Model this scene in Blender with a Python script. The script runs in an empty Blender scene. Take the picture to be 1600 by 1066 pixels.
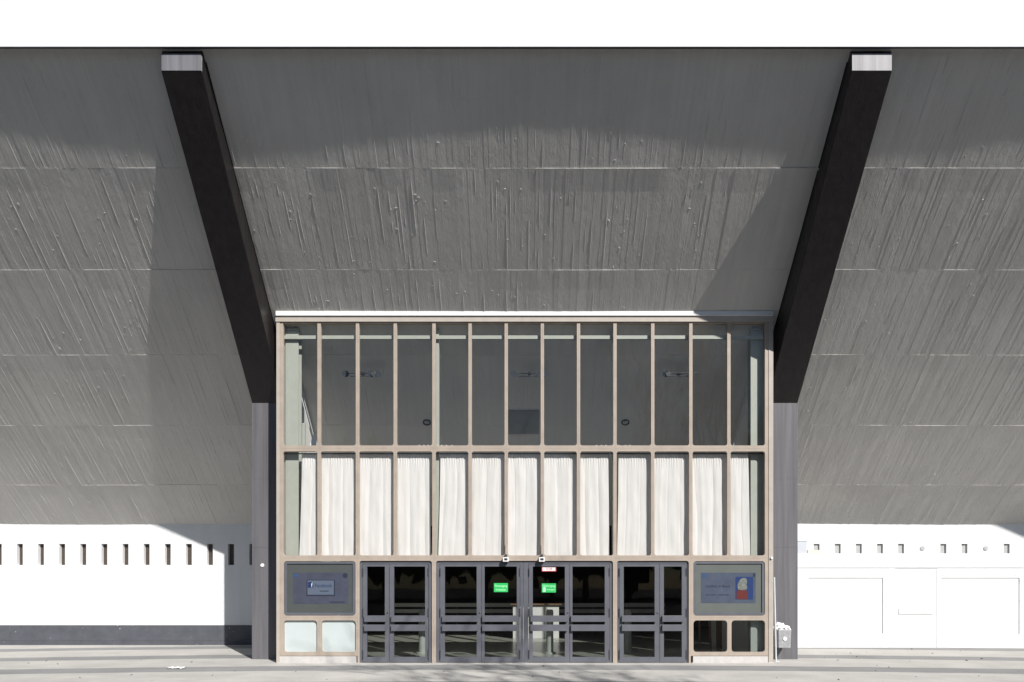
import bpy, math, random
from mathutils import Vector, noise
rnd = random.Random(7)
S = bpy.context.scene
COL = S.collection
H, F, HX, HY = 1.665, 1067.0, 820.0, 910.0      # eye height, focal length and principal point (photo pixels)
FY = 14.10                                       # distance of the glazed front
def wx(px, Y=FY): return (px-HX)*Y/F
def wz(py, Y=FY): return H+(HY-py)*Y/F

# ------------------------------------------------------------------ soffit profile (z as a function of distance)
WY = 18.13                                       # distance of the back walls
def soff(Y):
    d = WY-Y; return 3.194+.962*d+.0064*d*d
def soff_n(Y):
    n = Vector((0, -(.962+.0128*(WY-Y)), -1)); n.normalize(); return n   # outward and down
def soff_at(py):
    lo, hi = 10.0, WY+.5
    for _ in range(60):
        m = (lo+hi)/2
        if soff(m) > wz(py, m): lo = m
        else: hi = m
    return lo
JO = [soff_at(p) for p in (263,422,555,665,758)]
BAY = 11.14
def sag(X): return -.024*math.sin(math.pi*X/BAY)**2

# ------------------------------------------------------------------ mesh helper
ORG = {}
class MB:
    def __init__(s): s.v = []; s.f = []; s.uv = None
    def add(s, vs, fs):
        o = len(s.v); s.v += [tuple(v) for v in vs]; s.f += [tuple(i+o for i in f) for f in fs]; return s
    def box(s, x0, x1, y0, y1, z0, z1):
        return s.add([(x0,y0,z0),(x1,y0,z0),(x1,y1,z0),(x0,y1,z0),(x0,y0,z1),(x1,y0,z1),(x1,y1,z1),(x0,y1,z1)],
            [(0,3,2,1),(4,5,6,7),(0,1,5,4),(1,2,6,5),(2,3,7,6),(3,0,4,7)])
    def prism_x(s, pts, x0, x1):                 # polygon in (y,z) extruded in x
        n = len(pts)
        vs = [(x0,y,z) for y,z in pts]+[(x1,y,z) for y,z in pts]
        fs = [tuple(range(n)), tuple(range(2*n-1, n-1, -1))]
        fs += [(i, i+n, (i+1)%n+n, (i+1)%n) for i in range(n)]
        return s.add(vs, fs)
    def prism_y(s, pts, y0, y1):                 # polygon in (x,z) extruded in y
        n = len(pts)
        vs = [(x,y0,z) for x,z in pts]+[(x,y1,z) for x,z in pts]
        fs = [tuple(range(n)), tuple(range(2*n-1, n-1, -1))]
        fs += [(i, i+n, (i+1)%n+n, (i+1)%n) for i in range(n)]
        return s.add(vs, fs)
    def tube(s, pts, rads, n=8, cap=True):
        pts = [Vector(p) for p in pts]; m = len(pts); vs = []; fs = []
        if not isinstance(rads, (list, tuple)): rads = [rads]*m
        for i, p in enumerate(pts):
            d = (pts[min(i+1,m-1)]-pts[max(i-1,0)]).normalized()
            a = Vector((0,0,1)) if abs(d.z) < .9 else Vector((1,0,0))
            u = d.cross(a).normalized(); w = d.cross(u)
            for k in range(n):
                t = 2*math.pi*k/n; vs.append(p+(u*math.cos(t)+w*math.sin(t))*rads[i])
        for i in range(m-1):
            for k in range(n):
                fs.append((i*n+k, i*n+(k+1)%n, (i+1)*n+(k+1)%n, (i+1)*n+k))
        if cap: fs.append(tuple(range(n-1,-1,-1))); fs.append(tuple(range((m-1)*n, m*n)))
        return s.add(vs, fs)
    def ring(s, X0, X1, Z0, Z1, x0, x1, z0, z1, y0, y1, r=(0,0,0,0), n=5, back=True):
        # frame between the rectangle X/Z and the (rounded) opening x/z; radii order: bl, br, tr, tl
        inn, out = [], []
        cs = [(x0,z0,1,1,X0,Z0,180),(x1,z0,-1,1,X1,Z0,270),(x1,z1,-1,-1,X1,Z1,0),(x0,z1,1,-1,X0,Z1,90)]
        for (cx,cz,sx,sz,CX,CZ,a0), rr in zip(cs, r):
            if rr <= 0:
                inn.append((cx,cz)); out.append((CX,CZ)); continue
            for k in range(n+1):
                a = math.radians(a0+90*k/n)
                px_, pz_ = cx+sx*rr+rr*math.cos(a), cz+sz*rr+rr*math.sin(a)
                inn.append((px_,pz_)); out.append((CX,CZ))
        m = len(inn)
        vs = [(x,y0,z) for x,z in inn]+[(x,y0,z) for x,z in out]+[(x,y1,z) for x,z in inn]+[(x,y1,z) for x,z in out]
        fs = []
        def area(a, b, c, d):
            q = [vs[i] for i in (a,b,c,d)]
            return abs(sum(q[i][0]*q[(i+1)%4][2]-q[(i+1)%4][0]*q[i][2] for i in range(4))) > 1e-8
        for i in range(m):
            j = (i+1)%m
            if area(i, j, m+j, m+i):
                if out[i] == out[j]:
                    fs.append((i, m+i, j)); back and fs.append((2*m+i, 2*m+j, 3*m+i))
                else:
                    fs.append((i, m+i, m+j, j)); back and fs.append((2*m+i, 2*m+j, 3*m+j, 3*m+i))
                fs.append((i, j, 2*m+j, 2*m+i))
        return s.add(vs, fs)
    def build(s, name, mat, parent=None, base=None, smooth=False, bevel=0):
        if parent is not None: o0 = ORG[parent.name]
        elif base is not None: o0 = Vector(base)
        else:
            xs = [v[0] for v in s.v]; ys = [v[1] for v in s.v]; zs = [v[2] for v in s.v]
            o0 = Vector(((min(xs)+max(xs))/2, (min(ys)+max(ys))/2, min(zs)))
        me = bpy.data.meshes.new(name)
        me.from_pydata([(v[0]-o0.x, v[1]-o0.y, v[2]-o0.z) for v in s.v], [], s.f)
        if s.uv:
            l = me.uv_layers.new(name='UVMap')
            for lp in me.loops: l.data[lp.index].uv = s.uv[lp.vertex_index]
        me.update()
        if smooth:
            for p in me.polygons: p.use_smooth = True
        me.materials.append(mat)
        o = bpy.data.objects.new(name, me); COL.objects.link(o)
        if parent is not None: o.parent = parent
        else: o.location = o0
        ORG[o.name] = o0
        if bevel:
            b = o.modifiers.new('bevel', 'BEVEL'); b.width = bevel; b.segments = 2; b.limit_method = 'ANGLE'
        return o
def tag(o, label=None, cat=None, group=None, kind=None):
    for k, v in (('label',label),('category',cat),('group',group),('kind',kind)):
        if v: o[k] = v
    return o
def thing(name, loc, label, cat, group=None):
    o = bpy.data.objects.new(name, None); o.empty_display_size = .2
    o.location = loc; COL.objects.link(o); ORG[o.name] = Vector(loc)
    return tag(o, label, cat, group)
def copy_tree(o, loc=None, parent=None):
    c = o.copy(); COL.objects.link(c); ORG[c.name] = Vector(loc) if loc else ORG[parent.name]
    if parent: c.parent = parent
    if loc: c.location = loc
    for ch in [x for x in bpy.data.objects if x.parent == o]: copy_tree(ch, None, c)
    return c

# ------------------------------------------------------------------ materials
class NT:
    def __init__(s, name):
        s.m = bpy.data.materials.new(name); s.m.use_nodes = True
        s.t = s.m.node_tree; s.t.nodes.clear()
        s.out = s.n('ShaderNodeOutputMaterial')
    def n(s, t, **kw):
        x = s.t.nodes.new(t)
        for k, v in kw.items(): setattr(x, k, v)
        return x
    def l(s, a, b): s.t.links.new(a, b)
    def val(s, sock, v):
        if hasattr(v, 'is_linked') or hasattr(v, 'links'): s.l(v, sock)
        else: sock.default_value = v
    def math(s, op, a, b=0.0, c=None):
        x = s.n('ShaderNodeMath', operation=op); s.val(x.inputs[0], a); s.val(x.inputs[1], b)
        if c is not None: s.val(x.inputs[2], c)
        return x.outputs[0]
    def noise(s, vec, scale, det=4, rough=.55, out='Fac'):
        x = s.n('ShaderNodeTexNoise'); x.inputs['Scale'].default_value = scale
        x.inputs['Detail'].default_value = det; x.inputs['Roughness'].default_value = rough
        if vec is not None: s.l(vec, x.inputs['Vector'])
        return x.outputs[out]
    def ramp(s, fac, stops):
        x = s.n('ShaderNodeValToRGB'); e = x.color_ramp.elements
        while len(e) < len(stops): e.new(.5)
        for q, (p, c) in zip(e, stops):
            q.position = p; q.color = (c, c, c, 1) if not isinstance(c, tuple) else (*c, 1)
        s.l(fac, x.inputs[0]); return x.outputs[0]
    def mix(s, fac, a, b, mode='MIX'):
        x = s.n('ShaderNodeMix', data_type='RGBA', blend_type=mode)
        s.val(x.inputs[0], fac)
        for i, v in ((6, a), (7, b)):
            if isinstance(v, tuple): x.inputs[i].default_value = (*v, 1)
            else: s.l(v, x.inputs[i])
        return x.outputs[2]
    def mapping(s, vec, scale=(1,1,1), loc=(0,0,0)):
        x = s.n('ShaderNodeMapping'); x.inputs['Scale'].default_value = scale; x.inputs['Location'].default_value = loc
        s.l(vec, x.inputs['Vector']); return x.outputs[0]
    def geo(s): return s.n('ShaderNodeNewGeometry').outputs['Position']
    def bsdf(s, col, rough=.6, spec=.4, metal=0, normal=None):
        p = s.n('ShaderNodeBsdfPrincipled')
        if isinstance(col, tuple): p.inputs['Base Color'].default_value = (*col, 1)
        else: s.l(col, p.inputs['Base Color'])
        s.val(p.inputs['Roughness'], rough); p.inputs['Specular IOR Level'].default_value = spec
        p.inputs['Metallic'].default_value = metal
        if normal is not None: s.l(normal, p.inputs['Normal'])
        s.l(p.outputs[0], s.out.inputs[0]); return p
    def bump(s, h, dist=.01, strength=1.0):
        b = s.n('ShaderNodeBump'); b.inputs['Distance'].default_value = dist; b.inputs['Strength'].default_value = strength
        s.l(h, b.inputs['Height']); return b.outputs[0]
def paint(name, col, var=.12, rough=.55, spec=.4, metal=0, scale=6, bump=.0, streak=False, bscale=60):
    t = NT(name); g = t.geo()
    v = t.mapping(g, (1,1,.12)) if streak else g
    f = t.ramp(t.noise(v, scale, 6, .6), [(.3, 1-var), (.7, 1+var*.6)])
    c = t.mix(1.0, tuple(col), f, 'MULTIPLY')
    nrm = t.bump(t.noise(g, bscale, 3), bump) if bump else None
    t.bsdf(c, rough, spec, metal, nrm); return t.m
def flat(name, col, rough=.6, spec=.3, metal=0):
    t = NT(name); t.bsdf(tuple(col), rough, spec, metal); return t.m

def m_soffit():
    t = NT('soffit_paint'); uv = t.n('ShaderNodeUVMap').outputs[0]; g = t.geo()
    sx = t.n('ShaderNodeSeparateXYZ'); t.l(uv, sx.inputs[0])
    row = t.math('FLOOR', sx.outputs[1])
    cb = t.n('ShaderNodeCombineXYZ'); t.l(sx.outputs[0], cb.inputs[0]); t.l(sx.outputs[1], cb.inputs[1]); t.l(row, cb.inputs[2])
    v = cb.outputs[0]
    streak = t.noise(t.mapping(v, (34,.7,5)), 1.0, 5, .6)
    fine = t.noise(t.mapping(v, (70,22,5)), 1.0, 5, .7)
    lump = t.noise(t.mapping(v, (7,7,3)), 1.0, 5, .6)
    pit = t.n('ShaderNodeTexVoronoi'); pit.inputs['Scale'].default_value = 9
    t.l(t.mapping(v, (1,1.6,3)), pit.inputs['Vector'])
    dots = t.ramp(pit.outputs['Distance'], [(.0, 1.0), (.11, 0.0)])
    gate = t.ramp(t.noise(t.mapping(v, (1.1,1.1,3)), 1.0, 2), [(.5, 0.0), (.62, 1.0)])
    h = t.math('MULTIPLY', streak, .26)
    h = t.math('ADD', h, t.math('MULTIPLY', fine, .30))
    h = t.math('ADD', h, t.math('MULTIPLY', lump, .55))
    h = t.math('ADD', h, t.math('MULTIPLY', t.math('MULTIPLY', dots, gate), .5))
    # colour: painted grey with faint vertical weathering and board-to-board tone
    f = t.ramp(t.noise(t.mapping(v, (9,.5,9)), 1.0, 6, .6), [(.3,.95),(.7,1.04)])
    c = t.mix(1.0, (.585,.57,.545), f, 'MULTIPLY')
    c2 = t.ramp(t.noise(t.mapping(v, (.5,.8,2)), 1.0, 4), [(.35,.93),(.65,1.05)])
    c = t.mix(1.0, c, c2, 'MULTIPLY')
    r = t.ramp(lump, [(.3,.26),(.7,.42)])
    t.bsdf(c, r, .5, 0, t.bump(h, .018, 1.0)); return t.m
def m_ground():
    t = NT('paving'); g = t.geo()
    s = t.n('ShaderNodeSeparateXYZ'); t.l(g, s.inputs[0])
    x, y = s.outputs[0], s.outputs[1]
    wob = t.math('MULTIPLY', t.math('SUBTRACT', t.noise(g, 2.5, 3), .5), .05)
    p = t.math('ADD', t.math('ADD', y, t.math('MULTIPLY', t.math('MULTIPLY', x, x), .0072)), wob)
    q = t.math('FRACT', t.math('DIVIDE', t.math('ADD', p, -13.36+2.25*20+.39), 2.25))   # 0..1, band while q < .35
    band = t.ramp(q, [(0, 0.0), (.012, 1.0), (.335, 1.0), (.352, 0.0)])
    n1 = t.ramp(t.noise(g, 1.1, 6, .6), [(.3,.86),(.7,1.08)])
    n2 = t.ramp(t.noise(g, 38, 4, .7), [(.3,.84),(.7,1.12)])
    n3 = t.ramp(t.noise(t.mapping(g, (.6,1.6,1)), 1.1, 5, .6), [(.32,.94),(.68,1.04)])
    light = t.mix(t.noise(g, .6, 3), (.49,.475,.445), (.465,.455,.435))
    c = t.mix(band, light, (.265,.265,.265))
    for n in (n1, n2, n3): c = t.mix(1.0, c, n, 'MULTIPLY')
    v = t.n('ShaderNodeTexVoronoi'); v.inputs['Scale'].default_value = 1.7; t.l(t.mapping(g, (1,.55,1)), v.inputs['Vector'])
    spots = t.math('MULTIPLY', t.ramp(v.outputs['Distance'], [(0, 1.0), (.035, 1.0), (.05, 0.0)]), .35)
    c = t.mix(spots, c, (.16,.15,.14))
    t.bsdf(c, .85, .25, 0, t.bump(t.noise(g, 55, 5, .7), .006, .6)); return t.m
def m_glass(name='glass', tint=(.97,.975,.975), ior=1.3):
    t = NT(name)
    tr = t.n('ShaderNodeBsdfTransparent'); tr.inputs[0].default_value = (*tint, 1)
    gl = t.n('ShaderNodeBsdfGlossy'); gl.inputs['Roughness'].default_value = .015; gl.inputs[0].default_value = (1,1,1,1)
    bmp = t.bump(t.noise(t.geo(), 1.3, 2), .01, .12); t.l(bmp, gl.inputs['Normal'])
    gm = t.n('ShaderNodeNewGeometry'); dt = t.n('ShaderNodeVectorMath', operation='DOT_PRODUCT')
    t.l(gm.outputs['Incoming'], dt.inputs[0]); t.l(gm.outputs['Normal'], dt.inputs[1])
    f0 = ((ior-1)/(ior+1))**2
    fr = t.math('MULTIPLY_ADD', t.math('POWER', t.math('SUBTRACT', 1.0, t.math('ABSOLUTE', dt.outputs['Value'])), 5.0), 1-f0, f0)
    mx = t.n('ShaderNodeMixShader'); t.l(fr, mx.inputs[0]); t.l(tr.outputs[0], mx.inputs[1]); t.l(gl.outputs[0], mx.inputs[2])
    t.l(mx.outputs[0], t.out.inputs[0]); return t.m
def m_curtain():
    t = NT('curtain_cloth'); g = t.geo()
    f = t.ramp(t.noise(t.mapping(g, (8,8,.8)), 3, 5), [(.3,.95),(.7,1.03)])
    c = t.mix(1.0, (.90,.87,.845), f, 'MULTIPLY')
    weave = t.noise(t.mapping(g, (1,1,.3)), 240, 2)
    d = t.n('ShaderNodeBsdfDiffuse'); t.l(c, d.inputs[0]); t.l(t.bump(weave, .002, .4), d.inputs['Normal'])
    tl = t.n('ShaderNodeBsdfTranslucent'); t.l(c, tl.inputs[0])
    mx = t.n('ShaderNodeMixShader'); mx.inputs[0].default_value = .27
    t.l(d.outputs[0], mx.inputs[1]); t.l(tl.outputs[0], mx.inputs[2]); t.l(mx.outputs[0], t.out.inputs[0]); return t.m
def m_board_concrete(name, col, rough=.6, spec=.35):
    t = NT(name); g = t.geo()
    v = t.mapping(g, (9,9,.35))
    st = t.noise(v, 1.0, 5, .6); fi = t.noise(g, 45, 4, .6)
    f = t.ramp(st, [(.3,.74),(.7,1.2)])
    c = t.mix(1.0, tuple(col), f, 'MULTIPLY')
    h = t.math('ADD', t.math('MULTIPLY', st, .8), t.math('MULTIPLY', fi, .3))
    t.bsdf(c, rough, spec, 0, t.bump(h, .012, .6)); return t.m

def m_plinth():
    t = NT('grey_plinth_paint'); g = t.geo()
    c = t.mix(1.0, (.092,.096,.113), t.ramp(t.noise(g, 5, 6, .6), [(.3,.82),(.7,1.1)]), 'MULTIPLY')
    v = t.n('ShaderNodeTexVoronoi'); v.inputs['Scale'].default_value = 5; t.l(t.mapping(g, (1,1,1.4)), v.inputs['Vector'])
    chip = t.math('MULTIPLY', t.ramp(v.outputs['Distance'], [(0,1.0),(.07,1.0),(.09,0.0)]), t.ramp(t.noise(g, 1.3, 2), [(.5,0.0),(.56,1.0)]))
    t.bsdf(t.mix(chip, c, (.5,.5,.5)), .6, .35, 0, t.bump(t.noise(g, 60, 3), .006)); return t.m
M = dict(
 soffit=m_soffit(), ground=m_ground(), glass=m_glass(), curtain=m_curtain(),
 doorglass=m_glass('door_glass', (.86,.88,.89), 1.22),
 white=paint('white_render', (.70,.71,.72), .06, .7, .3, 0, 2.2, .004, True, 35),
 fascia=paint('white_fascia_paint', (.70,.715,.73), .03, .6, .3, 0, 1.5, .0, True, 20),
 hoard=paint('white_board_paint', (.72,.73,.735), .04, .55, .3, 0, 3, .003),
 plinth=m_plinth(),
 column=m_board_concrete('grey_column_paint', (.122,.119,.130)),
 strut=m_board_concrete('brown_black_paint', (.020,.017,.0175), .42, .4),
 endgrey=m_board_concrete('mid_grey_concrete', (.165,.165,.18)), endpale=m_board_concrete('pale_grey_concrete', (.34,.33,.345)),
 beige=paint('beige_frame_paint', (.385,.325,.272), .12, .5, .35, 0, 5, .002),
 beige2=paint('pale_beam_paint', (.42,.375,.33), .10, .5, .35, 0, 5, .002),
 ledge=paint('white_flashing', (.72,.72,.72), .05, .4, .4, 0, 5),
 stone=paint('white_stone_plinth', (.52,.50,.485), .1, .6, .3, 0, 9, .004),
 door=paint('blue_grey_door_paint', (.112,.116,.136), .12, .42, .45, 0, 4, .0),
 gapshade=flat('dark_gap_shade', (.02,.02,.024), .6),
 steel=paint('pale_green_steel_paint', (.38,.395,.345), .06, .45, .4, 0, 5),
 opal=paint('opal_panel', (.50,.555,.555), .03, .25, .4, 0, 3),
 chrome=paint('brushed_metal', (.62,.63,.64), .1, .32, .5, 1.0, 9),
 bin=paint('galvanised_steel', (.50,.51,.53), .22, .42, .5, .65, 12, .003),
 paper=paint('white_paper', (.82,.82,.82), .05, .8, .2, 0, 20),
 pole=paint('pale_grey_plastic', (.55,.58,.62), .06, .45, .4, 0, 5),
 black=flat('black_plastic', (.015,.015,.017), .4, .4),
 darkmetal=flat('dark_grey_metal', (.045,.05,.06), .4, .5),
 lamp=flat('lamp_reflector', (.8,.8,.8), .12, .5, 1.0),
 green=flat('green_sticker', (.03,.45,.11), .5), mint=flat('mint_lettering', (.45,.9,.55), .5),
 red=flat('red_lettering', (.55,.05,.06), .5), whitepaint=flat('white_enamel', (.8,.78,.78), .4),
 screenbg=paint('screen_surround', (.075,.083,.083), .06, .35, .4, 0, 4),
 screenbg2=paint('screen_surround_pale', (.12,.133,.125), .06, .35, .4, 0, 4),
 slide=paint('blue_grey_slide', (.062,.068,.098), .16, .3, .4, 0, 5),
 slide2=paint('blue_slide', (.07,.086,.125), .16, .3, .4, 0, 5),
 ink=flat('dark_ink', (.025,.03,.05), .5), boxblue=flat('pale_blue_box', (.095,.118,.165), .4),
 logo=flat('logo_blue', (.02,.035,.10), .4), icon=flat('icon_blue', (.035,.08,.18), .4),
 pblue=flat('poster_blue', (.02,.04,.13), .4), pred=flat('poster_red', (.115,.026,.022), .4), pgrey=paint('poster_grey', (.17,.185,.165), .45, .4, .3, 0, 26),
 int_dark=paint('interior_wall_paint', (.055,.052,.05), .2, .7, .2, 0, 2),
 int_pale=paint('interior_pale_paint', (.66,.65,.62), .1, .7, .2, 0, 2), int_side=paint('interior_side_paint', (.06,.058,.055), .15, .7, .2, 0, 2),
 int_floor=paint('interior_floor_stone', (.30,.30,.25), .15, .25, .5, 0, 4),
 counter=paint('pale_counter_laminate', (.55,.55,.52), .06, .5, .3, 0, 3),
 brown=paint('brown_wood', (.16,.10,.06), .25, .5, .3, 0, 6, 0, True),
 slotback=paint('brown_grille', (.075,.06,.05), .3, .6, .3, 0, 9),
 slotgrey=paint('pale_grey_infill', (.44,.44,.435), .08, .6, .3, 0, 9),
 boxgrey=paint('pale_blue_grey_box', (.52,.55,.60), .05, .5, .3, 0, 5),
 cream=paint('cream_board', (.66,.61,.54), .05, .6, .3, 0, 5),
 bark=paint('bark', (.06,.05,.042), .3, .8, .2, 0, 8, .02, True),
 leaf=paint('dark_foliage', (.035,.042,.022), .4, .8, .2, 0, 1.2),
 postgrey=paint('pale_green_grey_paint', (.36,.37,.33), .1, .5, .3, 0, 5),
 asphalt=paint('asphalt', (.05,.05,.052), .2, .85, .3, 0, 3, .004),
 roof=paint('roof_felt', (.12,.12,.12), .1, .9, .1, 0, 3),
)
# ------------------------------------------------------------------ text helper
def text_mb(txt, x, y, z, size, anchor='CENTER', width=None):
    cu = bpy.data.curves.new('lettering', 'FONT'); cu.body = txt; cu.size = size; cu.align_x = anchor; cu.align_y = 'CENTER'
    ob = bpy.data.objects.new('lettering', cu); COL.objects.link(ob)
    dg = bpy.context.evaluated_depsgraph_get(); dg.update()
    me = bpy.data.meshes.new_from_object(ob.evaluated_get(dg))
    vs = [v.co.copy() for v in me.vertices]; fs = [tuple(p.vertices) for p in me.polygons]
    bpy.data.objects.remove(ob); bpy.data.meshes.remove(me); bpy.data.curves.remove(cu)
    sx = 1.0
    if width and vs:
        w = max(v.x for v in vs)-min(v.x for v in vs); sx = width/w
    b = MB(); b.add([(x+v.x*sx, y, z+v.y) for v in vs], fs); return b
def rect(px0, px1, py0, py1, y, th=.003, Y=FY):
    return MB().box(wx(px0,Y), wx(px1,Y), y, y+th, wz(py1,Y), wz(py0,Y))

# ================================================================== SETTING
XE = 24.0
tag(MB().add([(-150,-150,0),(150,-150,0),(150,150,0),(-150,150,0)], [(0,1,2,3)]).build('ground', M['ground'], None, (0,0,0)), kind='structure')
tag(MB().add([(-150,-150,.004),(150,-150,.004),(150,11.0,.004),(-150,11.0,.004)], [(0,1,2,3)]).build('added_road', M['asphalt'], None, (0,0,0)), kind='structure')  # unseen dark ground, added to cut the bounce light on the upper soffit
tag(MB().box(-4.97, 4.97, FY+.1, 18.2, .002, .008).box(-9, 9, 18.2, 26, .002, .008).build('floor', M['int_floor'], None, (0,20,0)), kind='structure')

# ------------------------------------------------------------------ hall: soffit, fascia, roof
hall = thing('concert_hall', (0,18,0), 'large concrete hall with grey board-marked curved underside and white fascia above the entrance', 'building')
def build_soffit():
    mb = MB(); mb.uv = []
    def pt(X, Y, off, sagk=1.0):
        n = soff_n(Y); p = Vector((X, Y, soff(Y)))+n*(off+sag(X)*sagk)
        mb.v.append((p.x, p.y, p.z)); return len(mb.v)-1
    ed = [11.02]+JO+[WY+.03]
    rows = [(ed[i], ed[i+1]) for i in range(6)]
    for r, (ya, yb) in enumerate(rows):
        nseg = 14
        x = -XE; xs = [x]
        while x < XE:
            x += rnd.uniform(.07,.135) if abs(x) < 17 else .6
            xs.append(x)
        top_lip = [.003, .010, .007, .006, .006, .006][r]
        prev = None; lip_noise = rnd.uniform(0,50)
        off = 0
        for i in range(len(xs)-1):
            xa, xb = xs[i], xs[i+1]
            off = rnd.gauss(0, .0011)
            tilt = rnd.gauss(0, .0007)
            skew = 0
            lip = max(0, top_lip*(.55+1.4*noise.noise(Vector((xa*1.7, r*9.1, lip_noise))))) if r else 0
            ra, rb = [], []
            for k in range(nseg+1):
                t = k/nseg; Y = ya+(yb-ya)*t
                w = noise.noise(Vector((xa*.9, Y*.9, r*3.3)))*.004
                e = lip*max(0, 1-t*nseg/3.0)
                ra.append(pt(xa, Y, off-tilt+w+e)); rb.append(pt(xb, Y, off+tilt+w+e))
                mb.uv += [(xa, r+t*.98), (xb-1e-4, r+t*.98)]
            for k in range(nseg): mb.f.append((ra[k], rb[k], rb[k+1], ra[k+1]))
            if prev:
                for k in range(nseg): mb.f.append((prev[k], ra[k], ra[k+1], prev[k+1]))
            # ledge along the top of the lift, facing up
            if r:
                c = pt(xa, ya-.004, -.05); d = pt(xb, ya-.004, -.05); mb.uv += [(xa, r), (xb, r)]
                mb.f.append((c, d, rb[0], ra[0]))
            # bottom tuck so that no light passes between lifts
            c = pt(xa, yb+.012, -.03); d = pt(xb, yb+.012, -.03); mb.uv += [(xa, r+.98), (xb, r+.98)]
            mb.f.append((ra[-1], rb[-1], d, c))
            prev = rb
            # fins of mortar on board joints
            if abs(xb) < 15 and rnd.random() < (.85 if r < 5 else .5):
                for _ in range(rnd.choice((1,1,2,3))):
                    t0 = rnd.uniform(0,.85); t1 = min(1, t0+rnd.choice((.08,.15,.3,.6))*rnd.uniform(.6,1.3))
                    hh = rnd.uniform(.0015,.0085); ww = rnd.uniform(.003,.006); q = []
                    n = max(2, int((t1-t0)*14))
                    for k in range(n+1):
                        t = t0+(t1-t0)*k/n; Y = ya+(yb-ya)*t
                        e = hh*(.35+.9*abs(noise.noise(Vector((xb*7, Y*6, r)))))*(1 if 0 < k < n else .2)
                        j = rnd.gauss(0,.001)
                        q.append((pt(xb-ww+j, Y, off-.002), pt(xb+j, Y, off+e+.001), pt(xb+ww+j, Y, off-.002)))
                        mb.uv += [(xb, r+t*.98)]*3
                    for k in range(n):
                        a, b = q[k], q[k+1]
                        mb.f += [(a[0],a[1],b[1],b[0]), (a[1],a[2],b[2],b[1])]
        # blobs of mortar
        for _ in range(420 if r < 4 else 160):
            X = rnd.uniform(-14,14); Y = rnd.uniform(ya+.03, yb-.03); R = rnd.choice((.004,.005,.006,.008,.02,.03))*rnd.uniform(.7,1.2); hh = min(.0035, R*rnd.uniform(.2,.5))
            el = rnd.uniform(.6,1.6)
            c = pt(X, Y, hh); mb.uv.append((X, r+.5)); rim = []; mid = []
            for k in range(8):
                a = 2*math.pi*k/8
                rim.append(pt(X+R*math.cos(a), Y+R*el*.65*math.sin(a), -.003)); mb.uv.append((X, r+.5))
            for k in range(8):
                a = 2*math.pi*k/8
                mid.append(pt(X+R*.6*math.cos(a), Y+R*el*.4*math.sin(a), hh*.72)); mb.uv.append((X, r+.5))
            for k in range(8):
                j = (k+1)%8; mb.f += [(rim[k], rim[j], mid[j], mid[k]), (mid[k], mid[j], c)]
    return mb.build('soffit', M['soffit'], hall)
build_soffit()
zb = 10.289
MB().box(-XE, XE, 10.998, 11.039, zb-.004, zb-.0005).build('fascia_underside_shade', M['darkmetal'], hall)  # dark strip: deep shade below the fascia painted on its bottom face
f = MB().box(-XE, XE, 10.993, 11.04, zb, 12.4); f.build('fascia', M['fascia'], hall)
MB().box(-XE, XE, 11.041, 34, 12.0, 12.3).build('roof', M['roof'], hall)
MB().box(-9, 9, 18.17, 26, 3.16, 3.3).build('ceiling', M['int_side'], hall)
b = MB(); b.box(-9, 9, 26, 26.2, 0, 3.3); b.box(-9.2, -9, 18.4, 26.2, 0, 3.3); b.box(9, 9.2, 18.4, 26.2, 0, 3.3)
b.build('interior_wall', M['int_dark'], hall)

# ------------------------------------------------------------------ raking pillars
CW = .333; CY = 14.77; SZ = 5.545
def pillar(xc, label, end='endpale', lean=0):
    t = thing('raking_pillar', (xc, CY, 0), label, 'pillar', 'slanted pillars carrying the roof')
    b = MB()
    # board-marked shaft in lifts
    for z0, z1, e in ((0,2.42,0), (2.4212,3.90,-.002), (3.9012,SZ-.002,0)):
        b.box(xc-CW-e, xc+CW+e, CY+e, CY+.62, z0, z1)
    b.build('column', M['column'], t, bevel=.002)
    y0, zt = 11.085, 9.955
    def L(b):
        b.v = [(x+lean*max(0,(CY-y)/(CY-y0)), y, z) for x, y, z in b.v]; return b
    pts = [(y0, zt), (CY, SZ), (CY+.62, SZ), (CY+.62, soff(CY+.62)-.01)]
    pts = [(y0, zt), (CY, SZ), (CY+.2, SZ)]
    n = 16
    for k in range(n+1):
        Y = CY+.2+(y0+.025-(CY+.2))*k/n; pts.append((Y, soff(Y)+.06))
    pts.append((y0, soff(y0+.02)-.04))
    st = L(MB().prism_x(pts, xc-CW, xc+CW)).build('strut', M['strut'], t, bevel=.012)
    L(MB().box(xc-CW+.01, xc+CW-.01, y0-.012, y0+.002, zt+.008, soff(y0)-.05)).build('strut_end', M[end], st, bevel=.004)
    j = MB()
    for s in (-1, 1):
        q = []
        for k in range(n+1):
            Y = CY-.1+(y0+.1-(CY-.1))*k/n; z = soff(Y)
            q.append((Y, z))
        for k in range(n):
            (ya, za), (yb_, zb_) = q[k], q[k+1]
            xa, xb = (xc+s*(CW+.003), xc+s*(CW+.02))
            sg = sag(xb)+.012
            na, nb = soff_n(ya)*sg, soff_n(yb_)*sg
            j.add([(xa,ya+na.y,za+na.z),(xb,ya+na.y,za+na.z),(xb,yb_+nb.y,zb_+nb.z),(xa,yb_+nb.y,zb_+nb.z)], [(0,1,2,3)])
    L(j).build('gap_shade_strip', M['gapshade'], st)  # black strips paint the shadow gap between strut and soffit
    return t
PX = BAY/2
pillar(-PX, 'left slanted dark pillar on grey column beside the screen with the letter f', 'endgrey')
pillar(PX, 'right slanted dark pillar on grey column that carries the litter bin', 'endpale', .06)
pillar(3*PX, 'slanted dark pillar beyond the right edge, seen by its shadow on the wall')

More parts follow.
